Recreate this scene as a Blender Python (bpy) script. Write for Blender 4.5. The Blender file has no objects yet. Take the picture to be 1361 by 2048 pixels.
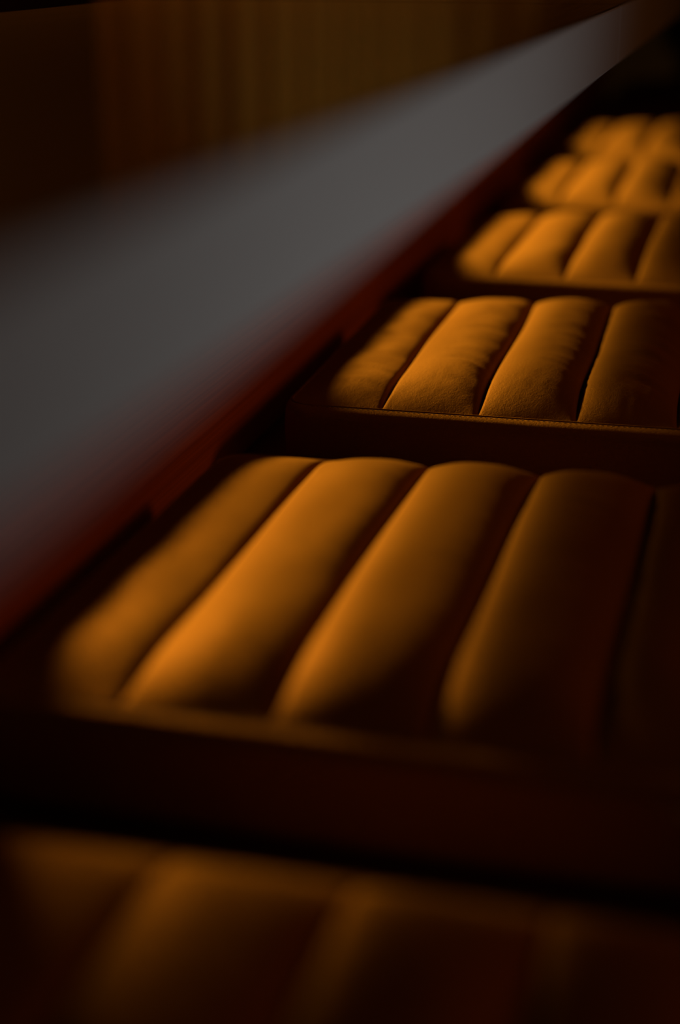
import bpy, bmesh, math, random
from mathutils import Vector, Matrix, noise

R = math.radians
scene = bpy.context.scene
COL = scene.collection

# ------------------------------------------------------------------ camera
CAM_Z = 0.845
cam_data = bpy.data.cameras.new('camera')
cam = bpy.data.objects.new('camera', cam_data)
COL.objects.link(cam)
cam.location = (0.0, 0.0, CAM_Z)
cam.rotation_euler = (R(90 - 19.83), 0.0, R(14.67))
cam_data.sensor_fit = 'VERTICAL'
cam_data.sensor_height = 36.0
cam_data.sensor_width = 24.0
cam_data.lens = 56.25
cam_data.clip_start = 0.02
cam_data.dof.use_dof = True
cam_data.dof.focus_distance = 1.385
cam_data.dof.aperture_fstop = 1.65
cam_data.dof.aperture_blades = 9
scene.camera = cam

# ------------------------------------------------------------------ world
world = bpy.data.worlds.new('dim_room')
scene.world = world
world.use_nodes = True
bg = world.node_tree.nodes['Background']
bg.inputs['Color'].default_value = (1.0, 0.55, 0.35, 1)
bg.inputs['Strength'].default_value = 0.0

# ------------------------------------------------------------------ lights
def area_light(name, loc, target, size, size_y, power, color):
    d = bpy.data.lights.new(name, 'AREA')
    d.shape = 'RECTANGLE'
    d.size = size
    d.size_y = size_y
    d.energy = power
    d.color = color
    o = bpy.data.objects.new(name, d)
    COL.objects.link(o)
    o.location = loc
    o.rotation_euler = (Vector(target) - Vector(loc)).to_track_quat('-Z', 'Y').to_euler()
    return o

def spot_light(name, loc, target, power, color, angle, blend, radius):
    d = bpy.data.lights.new(name, 'SPOT')
    d.energy = power
    d.color = color
    d.spot_size = R(angle)
    d.spot_blend = blend
    d.shadow_soft_size = radius
    o = bpy.data.objects.new(name, d)
    COL.objects.link(o)
    o.location = loc
    o.rotation_euler = (Vector(target) - Vector(loc)).to_track_quat('-Z', 'Y').to_euler()
    return o

# evening light through the window on the far left, passing under the table tops
area_light('window_light', (-2.02, 2.70, 1.245), (-0.30, 1.5, 0.45), 0.6, 0.16, 215.0, (1.0, 0.62, 0.14))
# added cool fill spot, low on the right, reaching only the table edge
spot_light('edge_fill_spot', (0.50, 0.60, 0.16), (-0.14, 0.78, 0.76), 14.5, (0.95, 0.98, 1.0), 92, 1.0, 0.03)
# weak amber fill added on the right to redden the back board
area_light('amber_fill_light', (1.25, 1.75, 1.55), (-0.45, 0.35, 0.48), 0.3, 0.3, 2.3, (1.0, 0.25, 0.03))
# warm spot added to brighten the curtain at the end of the room
spot_light('curtain_wash', (-0.98, 4.00, 1.9), (-1.22, 4.80, 1.30), 6.5, (1.0, 0.72, 0.30), 58, 1.0, 0.05)

scene.view_settings.view_transform = 'Standard'
scene.view_settings.look = 'None'
scene.view_settings.exposure = 0.0
scene.view_settings.gamma = 1.0
scene.view_settings.use_curve_mapping = False

# ------------------------------------------------------------------ materials
def new_mat(name):
    m = bpy.data.materials.new(name)
    m.use_nodes = True
    nt = m.node_tree
    return m, nt, nt.nodes['Principled BSDF']

def leather_mat():
    m, nt, b = new_mat('tan_leather')
    N, L = nt.nodes, nt.links
    tc = N.new('ShaderNodeTexCoord')
    big = N.new('ShaderNodeTexNoise'); big.inputs['Scale'].default_value = 9.0
    big.inputs['Detail'].default_value = 5.0
    L.new(tc.outputs['Object'], big.inputs['Vector'])
    ramp = N.new('ShaderNodeValToRGB')
    ramp.color_ramp.elements[0].position = 0.3
    ramp.color_ramp.elements[0].color = (0.180, 0.080, 0.013, 1)
    ramp.color_ramp.elements[1].position = 0.75
    ramp.color_ramp.elements[1].color = (0.218, 0.100, 0.017, 1)
    L.new(big.outputs['Fac'], ramp.inputs['Fac'])
    L.new(ramp.outputs['Color'], b.inputs['Base Color'])
    b.inputs['Roughness'].default_value = 0.6
    b.inputs['Specular IOR Level'].default_value = 0.0
    # grain: fine pebbling plus creases
    mp = N.new('ShaderNodeMapping'); mp.inputs['Scale'].default_value = (1.0, 0.75, 1.0)
    L.new(tc.outputs['Object'], mp.inputs['Vector'])
    vor = N.new('ShaderNodeTexVoronoi'); vor.feature = 'DISTANCE_TO_EDGE'
    vor.inputs['Scale'].default_value = 520.0
    L.new(mp.outputs['Vector'], vor.inputs['Vector'])
    cr = N.new('ShaderNodeTexNoise'); cr.inputs['Scale'].default_value = 330.0
    cr.inputs['Detail'].default_value = 6.0; cr.inputs['Roughness'].default_value = 0.65
    cr.inputs['Distortion'].default_value = 0.6
    L.new(mp.outputs['Vector'], cr.inputs['Vector'])
    b1 = N.new('ShaderNodeBump'); b1.inputs['Strength'].default_value = 0.55
    b1.inputs['Distance'].default_value = 0.0010
    L.new(cr.outputs['Fac'], b1.inputs['Height'])
    b2 = N.new('ShaderNodeBump'); b2.inputs['Strength'].default_value = 0.4
    b2.inputs['Distance'].default_value = 0.0004
    L.new(vor.outputs['Distance'], b2.inputs['Height'])
    L.new(b1.outputs['Normal'], b2.inputs['Normal'])
    L.new(b2.outputs['Normal'], b.inputs['Normal'])
    # waxed finish: a soft warm gloss over the hide
    gl = N.new('ShaderNodeBsdfGlossy')
    gl.inputs['Color'].default_value = (0.75, 0.33, 0.07, 1)
    gl.inputs['Roughness'].default_value = 0.45
    L.new(b2.outputs['Normal'], gl.inputs['Normal'])
    mx = N.new('ShaderNodeMixShader'); mx.inputs['Fac'].default_value = 0.035
    L.new(b.outputs['BSDF'], mx.inputs[1]); L.new(gl.outputs['BSDF'], mx.inputs[2])
    L.new(mx.outputs['Shader'], N['Material Output'].inputs['Surface'])
    return m

def wood_mat(name, dark, light, rough, spec=0.5, axis='Y', strength=0.25):
    m, nt, b = new_mat(name)
    N, L = nt.nodes, nt.links
    tc = N.new('ShaderNodeTexCoord')
    mp = N.new('ShaderNodeMapping')
    s = [260.0, 260.0, 260.0]
    s['XYZ'.index(axis)] = 3.0
    mp.inputs['Scale'].default_value = s
    L.new(tc.outputs['Object'], mp.inputs['Vector'])
    n1 = N.new('ShaderNodeTexNoise'); n1.inputs['Scale'].default_value = 1.0
    n1.inputs['Detail'].default_value = 6.0; n1.inputs['Roughness'].default_value = 0.6
    L.new(mp.outputs['Vector'], n1.inputs['Vector'])
    ramp = N.new('ShaderNodeValToRGB')
    ramp.color_ramp.elements[0].position = 0.35; ramp.color_ramp.elements[0].color = (*dark, 1)
    ramp.color_ramp.elements[1].position = 0.65; ramp.color_ramp.elements[1].color = (*light, 1)
    L.new(n1.outputs['Fac'], ramp.inputs['Fac'])
    L.new(ramp.outputs['Color'], b.inputs['Base Color'])
    bp = N.new('ShaderNodeBump'); bp.inputs['Strength'].default_value = strength
    bp.inputs['Distance'].default_value = 0.0006
    L.new(n1.outputs['Fac'], bp.inputs['Height'])
    L.new(bp.outputs['Normal'], b.inputs['Normal'])
    b.inputs['Roughness'].default_value = rough
    b.inputs['Specular IOR Level'].default_value = spec
    return m

def plain_mat(name, color, rough, bump_scale=60.0, bump=0.1, spec=0.5):
    m, nt, b = new_mat(name)
    N, L = nt.nodes, nt.links
    tc = N.new('ShaderNodeTexCoord')
    n1 = N.new('ShaderNodeTexNoise'); n1.inputs['Scale'].default_value = bump_scale
    n1.inputs['Detail'].default_value = 4.0
    L.new(tc.outputs['Object'], n1.inputs['Vector'])
    mix = N.new('ShaderNodeMixRGB')
    mix.inputs['Color1'].default_value = (*[c * 0.9 for c in color], 1)
    mix.inputs['Color2'].default_value = (*color, 1)
    L.new(n1.outputs['Fac'], mix.inputs['Fac'])
    L.new(mix.outputs['Color'], b.inputs['Base Color'])
    bp = N.new('ShaderNodeBump'); bp.inputs['Strength'].default_value = bump
    bp.inputs['Distance'].default_value = 0.001
    L.new(n1.outputs['Fac'], bp.inputs['Height'])
    L.new(bp.outputs['Normal'], b.inputs['Normal'])
    b.inputs['Roughness'].default_value = rough
    b.inputs['Specular IOR Level'].default_value = spec
    return m

LEATHER = leather_mat()
THREAD = plain_mat('brown_thread', (0.16, 0.07, 0.018), 0.7, 300)
BENCH_WOOD = wood_mat('red_brown_wood', (0.52, 0.14, 0.024), (0.76, 0.22, 0.040), 0.55, 0.15)
LEG_WOOD = wood_mat('dark_leg_wood', (0.05, 0.018, 0.008), (0.08, 0.03, 0.012), 0.5, 0.3, 'Z')
TABLE_WOOD = wood_mat('polished_brown_wood', (0.034, 0.0125, 0.0017), (0.050, 0.0185, 0.0025), 0.08, 0.5, 'Y', 0.02)
EDGE_GREY = plain_mat('pale_grey_edge', (0.22, 0.22, 0.213), 0.55, 90, 0.05, 0.3)
CURTAIN = plain_mat('mustard_cloth', (0.46, 0.34, 0.13), 0.9, 400, 0.1, 0.1)
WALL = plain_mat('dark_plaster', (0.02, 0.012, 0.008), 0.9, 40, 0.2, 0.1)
FLOOR = wood_mat('dark_floor_wood', (0.03, 0.014, 0.008), (0.055, 0.025, 0.012), 0.5, 0.3)
BRONZE = plain_mat('dark_bronze', (0.04, 0.03, 0.02), 0.4)

# ------------------------------------------------------------------ mesh helpers
def link_mesh(name, bm, mat, parent=None, smooth=True):
    bmesh.ops.recalc_face_normals(bm, faces=bm.faces[:])
    me = bpy.data.meshes.new(name)
    bm.to_mesh(me); bm.free()
    me.materials.append(mat)
    if smooth:
        for p in me.polygons:
            p.use_smooth = True
    o = bpy.data.objects.new(name, me)
    COL.objects.link(o)
    if parent is not None:
        o.parent = parent
    return o

def grid_mesh(name, rows, mat, parent=None, close_u=False):
    """rows: list of equally long point lists, made into quads"""
    n, k = len(rows), len(rows[0])
    verts = [p for r in rows for p in r]
    faces = []
    for i in range(n - 1):
        for j in range(k if close_u else k - 1):
            a = i * k + j
            b = i * k + (j + 1) % k
            faces.append((a, b, b + k, a + k))
    me = bpy.data.meshes.new(name)
    me.from_pydata(verts, [], faces)
    me.materials.append(mat)
    for p in me.polygons:
        p.use_smooth = True
    o = bpy.data.objects.new(name, me)
    COL.objects.link(o)
    if parent is not None:
        o.parent = parent
    return o

def box(bm, x0, x1, y0, y1, z0, z1, bevel=0.0):
    t = bmesh.new()
    bmesh.ops.create_cube(t, size=1.0)
    bmesh.ops.scale(t, vec=(x1 - x0, y1 - y0, z1 - z0), verts=t.verts[:])
    bmesh.ops.translate(t, vec=((x0 + x1) / 2, (y0 + y1) / 2, (z0 + z1) / 2), verts=t.verts[:])
    if bevel > 0:
        bmesh.ops.bevel(t, geom=t.edges[:], offset=bevel, segments=2, profile=0.5, affect='EDGES')
    tmp = bpy.data.meshes.new('tmp')
    t.to_mesh(tmp); t.free()
    bm.from_mesh(tmp)
    bpy.data.meshes.remove(tmp)

def box_obj(name, dims, mat, parent=None, bevel=0.0):
    bm = bmesh.new()
    box(bm, *dims, bevel)
    return link_mesh(name, bm, mat, parent, smooth=False)

def empty(name, loc, rz=0.0):
    o = bpy.data.objects.new(name, None)
    COL.objects.link(o)
    o.location = loc
    o.rotation_euler = (0, 0, rz)
    o.empty_display_size = 0.1
    return o

def tag(o, label, cat, group=None):
    o['label'] = label
    o['category'] = cat
    if group:
        o['group'] = group

def structure(o):
    o['kind'] = 'structure'
    return o

# ------------------------------------------------------------------ room shell
XL, XR, YN, YF, ZC = -2.05, 2.2, -1.6, 5.0, 2.7
structure(box_obj('floor', (XL - 0.1, XR + 0.1, YN - 0.1, YF + 0.1, -0.05, 0.0), FLOOR))
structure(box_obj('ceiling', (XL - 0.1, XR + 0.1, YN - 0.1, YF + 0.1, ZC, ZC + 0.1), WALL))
WY0, WY1, WZ0, WZ1 = 2.30, 3.10, 1.05, 1.46      # window opening
bm = bmesh.new()
box(bm, XL - 0.1, XL, YN, WY0, 0.0, ZC)
box(bm, XL - 0.1, XL, WY1, YF, 0.0, ZC)
box(bm, XL - 0.1, XL, WY0, WY1, 0.0, WZ0)
box(bm, XL - 0.1, XL, WY0, WY1, WZ1, ZC)
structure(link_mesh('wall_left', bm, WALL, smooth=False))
win = structure(empty('window_1', (XL, (WY0 + WY1) / 2, WZ0)))
for nm, d in (('frame', (-0.07, -0.03, -0.40, 0.40, 0.0, 0.05)), ('frame', (-0.07, -0.03, -0.40, 0.40, 0.36, 0.41)),
              ('frame', (-0.07, -0.03, -0.40, -0.35, 0.05, 0.36)), ('frame', (-0.07, -0.03, 0.35, 0.40, 0.05, 0.36))):
    box_obj(nm, d, LEG_WOOD, win)
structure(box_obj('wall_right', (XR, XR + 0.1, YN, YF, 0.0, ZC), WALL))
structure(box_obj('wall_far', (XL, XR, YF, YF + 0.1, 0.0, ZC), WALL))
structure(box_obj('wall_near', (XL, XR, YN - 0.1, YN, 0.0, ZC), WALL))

# ------------------------------------------------------------------ bench
SEAT_Z = 0.385
T = 0.068                       # height of the sewn top edge of a cushion
BACK_X = -0.455                 # face of the low back board
BACK_TOP = SEAT_Z + T + 0.064
BY0, BY1 = -0.55, 4.75
bench = empty('bench', (0, 0, 0))
tag(bench, 'long red-brown wooden bench with a low back board, carrying the leather cushions', 'bench')
box_obj('seat_panel', (BACK_X, 0.10, BY0, BY1, SEAT_Z - 0.035, SEAT_Z), LEG_WOOD, bench, 0.003)
bm = bmesh.new()
sec = [(-0.011, SEAT_Z - 0.06), (0.0, SEAT_Z - 0.06), (0.0, BACK_TOP - 0.020), (-0.0015, BACK_TOP - 0.015), (-0.010, BACK_TOP), (-0.011, BACK_TOP - 0.001)]
ends = [[bm.verts.new((BACK_X + dx, yy, z)) for dx, z in sec] for yy in (BY0, BY1)]
for i in range(len(sec)):
    bm.faces.new((ends[0][i], ends[0][(i + 1) % len(sec)], ends[1][(i + 1) % len(sec)], ends[1][i]))
bm.faces.new(ends[0]); bm.faces.new(ends[1][::-1])
link_mesh('back_board', bm, BENCH_WOOD, bench, smooth=False)
box_obj('front_rail', (0.07, 0.095, BY0 + 0.02, BY1 - 0.02, SEAT_Z - 0.11, SEAT_Z - 0.035), BENCH_WOOD, bench, 0.003)
for yy in (BY0 + 0.15, 0.95, 2.1, 3.25, BY1 - 0.15):
    for xx in (BACK_X + 0.03, 0.03):
        box_obj('leg', (xx - 0.022, xx + 0.022, yy - 0.022, yy + 0.022, 0.0, SEAT_Z - 0.035), LEG_WOOD, bench, 0.004)

# ------------------------------------------------------------------ cushions
W = 0.425
D = 0.44
PW = W / 5
CR = 0.022                      # corner radius in plan

def outline(off=0.0, n=10, m=40):
    """rounded square seen from above, grown by off"""
    pts = []
    # the band swells more at the front than at the other sides
    rx, ry = (CR + off * 0.35, CR + off) if off > 0 else (CR + off, CR + off)
    hx, hy = W / 2 - CR, D / 2 - CR
    corners = [(hx, -hy, -90), (hx, hy, 0), (-hx, hy, 90), (-hx, -hy, 180)]
    for c, (cx, cy, a0) in enumerate(corners):
        for i in range(n + 1):
            a = R(a0 + 90 * i / n)
            pts.append((cx + rx * math.cos(a), cy + (ry if cy < 0 else rx) * math.sin(a)))
        nx, ny, na = corners[(c + 1) % 4]
        sx, sy = pts[-1]
        ex, ey = nx + rx * math.cos(R(na)), ny + (ry if ny < 0 else rx) * math.sin(R(na))
        for i in range(1, m):
            pts.append((sx + (ex - sx) * i / m, sy + (ey - sy) * i / m))
    return pts

def ylim(x):
    d = abs(x) - (W / 2 - CR)
    if d <= 0:
        return D / 2
    return D / 2 - CR + math.sqrt(max(CR * CR - d * d, 0.0))

def smooth(t):
    t = max(0.0, min(1.0, t))
    return t * t * (3 - 2 * t)

def panel(parent, k, seed, wrinkle, hp, crown):
    """one stuffed channel of the cushion top, between two sewn seams"""
    rng = random.Random(seed * 31 + k)
    nu, nv = 30, 110
    x0, x1 = -W / 2 + k * PW, -W / 2 + (k + 1) * PW
    h = hp * (0.50, 0.80, 1.05, 1.35, 1.35)[k] * rng.uniform(0.94, 1.06)
    us = [0.5 - 0.5 * math.cos(math.pi * i / nu) * (0.55 + 0.45 * abs(math.cos(math.pi * i / nu))) for i in range(nu + 1)]
    us = [(u - us[0]) / (us[-1] - us[0]) for u in us]
    rows = []
    for j in range(nv + 1):
        s = j / nv
        s = 0.5 - 0.5 * math.cos(math.pi * s) * (0.6 + 0.4 * abs(math.cos(math.pi * s)))
        row = []
        for i, u in enumerate(us):
            x = x0 + PW * u
            yl = ylim(max(-W / 2 + 0.0005, min(W / 2 - 0.0005, x)))
            y = -yl + 2 * yl * s
            # seams wander a little between their ends
            def wander(ks):
                if ks in (0, 5):
                    return 0.0
                return 0.0035 * math.sin(math.pi * s) * noise.noise((ks * 3.1 + seed * 7.7, s * 2.2, 1.3))
            x += wander(k) * (1 - u) + wander(k + 1) * u
            e_f = 1 - (1 - min(1.0, (y + yl) / 0.085)) ** 2.0
            e_b = 1 - (1 - min(1.0, (yl - y) / 0.085)) ** 2.0
            e = min(e_f, 1.0) * min(e_b, 1.0)
            c = abs(2 * u ** (1.25, 1.30, 1.10, 1.0, 1.0)[k] - 1)
            lo = 2.3
            prof = (1 - c ** lo) ** 0.85
            fx = max(0.0, 1 - abs(2 * x / W) ** 2.4)
            fy = (1 - (1 - min(1.0, (y + yl) / 0.085)) ** 2) * (1 - (1 - min(1.0, (yl - y) / 0.05)) ** 2)
            z = T + crown * fx * fy + h * prof * e
            # slack of the hide
            inner = prof * e
            z += inner * 0.0016 * noise.noise((x * 22 + seed * 3, y * 14 + k * 5, seed * 1.7))
            if wrinkle:
                wr = noise.noise((x * 16 + 2.2 * seed, y * 75 + x * 40 + k * 9, seed * 2.1 + k))
                side = smooth((u - 0.28) / 0.35)
                amp = wrinkle * (3.2 if k == 3 else 1.2)
                z += inner * amp * 0.0022 * wr * (0.15 + 0.85 * side) * smooth((yl + y) / 0.08)
                pk = noise.noise((x * 150 + seed, y * 60, k * 4.0))
                z += e * 0.0007 * pk * wrinkle * (1 - smooth((y + yl) / 0.13))
            # sunk seam between two channels
            edge = min(u if k > 0 else 1.0, (1 - u) if k < 4 else 1.0) * PW
            z -= 0.0045 * math.exp(-(edge / 0.0019) ** 2) * min(1.0, e + 0.25)
            row.append((x, y, z))
        rows.append(row)
    return grid_mesh('channel_panel', rows, LEATHER, parent)

def make_cushion(loc, rz, seed, label, wrinkle=0.5, hp=0.0125, crown=0.012):
    c = empty('seat_cushion', loc, rz)
    tag(c, label, 'cushion', 'channelled leather cushions in a row on the bench')
    for k in range(5):
        panel(c, k, seed, wrinkle, hp, crown)
    # side band: bulges a little and turns under at the bottom
    prof = [(-0.0015, T - 0.0030), (0.0000, T - 0.0014), (0.0018, T - 0.0002), (0.0050, T - 0.0005), (0.0095, T - 0.0015),
            (0.0135, T - 0.0036), (0.0165, T - 0.0075), (0.0180, T - 0.0135), (0.0183, T * 0.6), (0.0172, T * 0.4),
            (0.0145, T * 0.2), (0.0090, 0.006), (0.001, 0.0012), (-0.012, 0.0)]
    rows = []
    for off, z in prof:
        ring = outline(off)
        row = []
        for (x, y) in ring:
            w = 0.0007 * noise.noise((x * 30, y * 30 + seed * 5, z * 45))
            l = math.hypot(x, y)
            row.append((x + x / l * w, y + y / l * w, z))
        rows.append(row)
    grid_mesh('side_band', rows, LEATHER, c, close_u=True)
    # underside
    bm = bmesh.new()
    bm.faces.new([bm.verts.new((x, y, 0.0002)) for x, y in outline(-0.012)])
    link_mesh('underside', bm, LEATHER, c, smooth=False)
    # welt around the top edge
    mid = outline(0.0004)
    n = len(mid)
    rad = 0.0012
    rows = []
    for a in range(8):
        ang = 2 * math.pi * a / 8
        ring = []
        for i in range(n):
            px, py = mid[i - 1]; qx, qy = mid[(i + 1) % n]
            tx, ty = qx - px, qy - py
            l = math.hypot(tx, ty)
            nx, ny = ty / l, -tx / l
            x, y = mid[i]
            ring.append((x + nx * rad * math.cos(ang), y + ny * rad * math.cos(ang), T - 0.0004 + rad * math.sin(ang)))
        rows.append(ring)
    rows.append(rows[0])
    grid_mesh('piping', rows, LEATHER, c, close_u=True)
    # stitches on the band below the welt, front side
    bm = bmesh.new()
    yf = -D / 2 - 0.0036
    ns = 84
    for i in range(ns):
        x = -W / 2 + CR + (W - 2 * CR) * (i + 0.5) / ns
        box(bm, x - 0.0010, x + 0.0010, yf - 0.0003, yf + 0.0003, T - 0.0010, T - 0.0001)
    s = link_mesh('stitching', bm, THREAD, c, smooth=False)
    s['kind'] = 'stuff'
    return c

XC = -0.398 + W / 2
make_cushion((XC - 0.002, 0.585 - D / 2, SEAT_Z + 0.0008), R(0.0), 1,
             'nearest leather cushion, almost black, at the bottom of the photo', 0.4)
make_cushion((XC, 0.722 + D / 2, SEAT_Z + 0.0008), R(0.0), 2,
             'large blurred tan leather cushion in front of the sharp one, brightly lit channels', 0.3)
make_cushion((XC + 0.001, 1.318 + D / 2, SEAT_Z + 0.0008), R(1.2), 3,
             'sharply focused tan leather cushion with creased channels and visible welt corner', 1.0)
make_cushion((XC + 0.006, 1.920 + D / 2, SEAT_Z + 0.0008), R(-0.3), 4,
             'tan leather cushion right behind the sharply focused one, slightly blurred', 0.5)
make_cushion((XC + 0.006, 2.520 + D / 2, SEAT_Z + 0.0008), R(0.4), 5,
             'second leather cushion behind the sharply focused one, with three lit channels', 0.5)
make_cushion((XC + 0.004, 3.120 + D / 2, SEAT_Z + 0.0008), R(-0.3), 6,
             'third leather cushion behind the sharply focused one, softly lit', 0.5)
make_cushion((XC + 0.002, 3.720 + D / 2, SEAT_Z + 0.0008), R(0.2), 7,
             'fourth leather cushion behind the sharply focused one, dim red-brown', 0.5)
make_cushion((XC + 0.002, 4.320 + D / 2, SEAT_Z + 0.0008), R(0.0), 8,
             'farthest leather cushion at the top right, lost in shadow', 0.5)

# ------------------------------------------------------------------ tables
TOP_Z = 0.785
TX0, TX1 = -0.622, -0.140
TH = 0.0530
def make_table(y0, y1, legs, panels, label):
    t = empty('table', ((TX0 + TX1) / 2, (y0 + y1) / 2, 0.0))
    tag(t, label, 'table', 'long tables beside the bench')
    ox, oy = t.location.x, t.location.y
    w2, l2 = (TX1 - TX0) / 2, (y1 - y0) / 2
    box_obj('tabletop', (-w2 + 0.001, w2 - 0.0006, -l2 + 0.001, l2 - 0.001, TOP_Z - 0.02, TOP_Z), TABLE_WOOD, t, 0.0015)
    box_obj('edge_board', (w2 - 0.022, w2, -l2, l2, TOP_Z - TH, TOP_Z - 0.0005), EDGE_GREY, t, 0.002)['label'] = 'pale grey front edge of the table'
    box_obj('light_cut_board', (-w2, -w2 + 0.022, -l2, l2, TOP_Z - 0.123, TOP_Z - 0.0205), LEG_WOOD, t, 0.002)  # unseen deep board, added to cut window light on the right-hand channels
    for yl in legs:
        box_obj('leg', (-w2 + 0.005, -w2 + 0.065, yl - oy - 0.02, yl - oy + 0.02, 0.0, TOP_Z - 0.02), LEG_WOOD, t, 0.004)
    for a, b in panels:  # unseen blockers added to shade the nearest and farthest cushions
        box_obj('shade_panel', (-w2 + 0.004, -w2 + 0.024, a - oy, b - oy, 0.0, TOP_Z - 0.02), LEG_WOOD, t, 0.002)
    return t
JOINT = 1.555
make_table(-0.75, JOINT - 0.0015, (1.51,), ((-0.70, 1.02),), 'near long table with brown polished top and blurred pale grey edge, running across the photo')
make_table(JOINT + 0.0015, 4.6, (2.00,), ((3.45, 4.55),), 'far long table beyond the thin joint at the top right, in shadow')

# ------------------------------------------------------------------ curtain at the end of the room
cur = empty('curtain', (-1.33, YF - 0.16, 0.0))
tag(cur, 'mustard pleated curtain hanging at the far end, seen as stripes above the table edge', 'curtain')
rows = []
rng = random.Random(5)
xs = []
x = -1.3
phase = 0.0
NX = 560
for zi in range(14):
    z = 0.02 + 2.5 * zi / 13
    row = []
    for i in range(NX):
        x = -0.69 + 1.38 * i / (NX - 1)
        ph = 2 * math.pi * x / 0.11 + 1.3 * noise.noise((x * 2.3, 0.4, 0)) 
        amp = 0.05 * (1 + 0.5 * noise.noise((x * 5, 3.1, 0)))
        row.append((x, amp * math.sin(ph) + 0.004 * noise.noise((x * 9, z * 1.5, 2)), z))
    rows.append(row)
grid_mesh('cloth', rows, CURTAIN, cur)
bm = bmesh.new()
box(bm, -0.70, 0.70, -0.014, 0.014, 2.525, 2.553, 0.008)
link_mesh('curtain_rod', bm, BRONZE, cur, smooth=False)
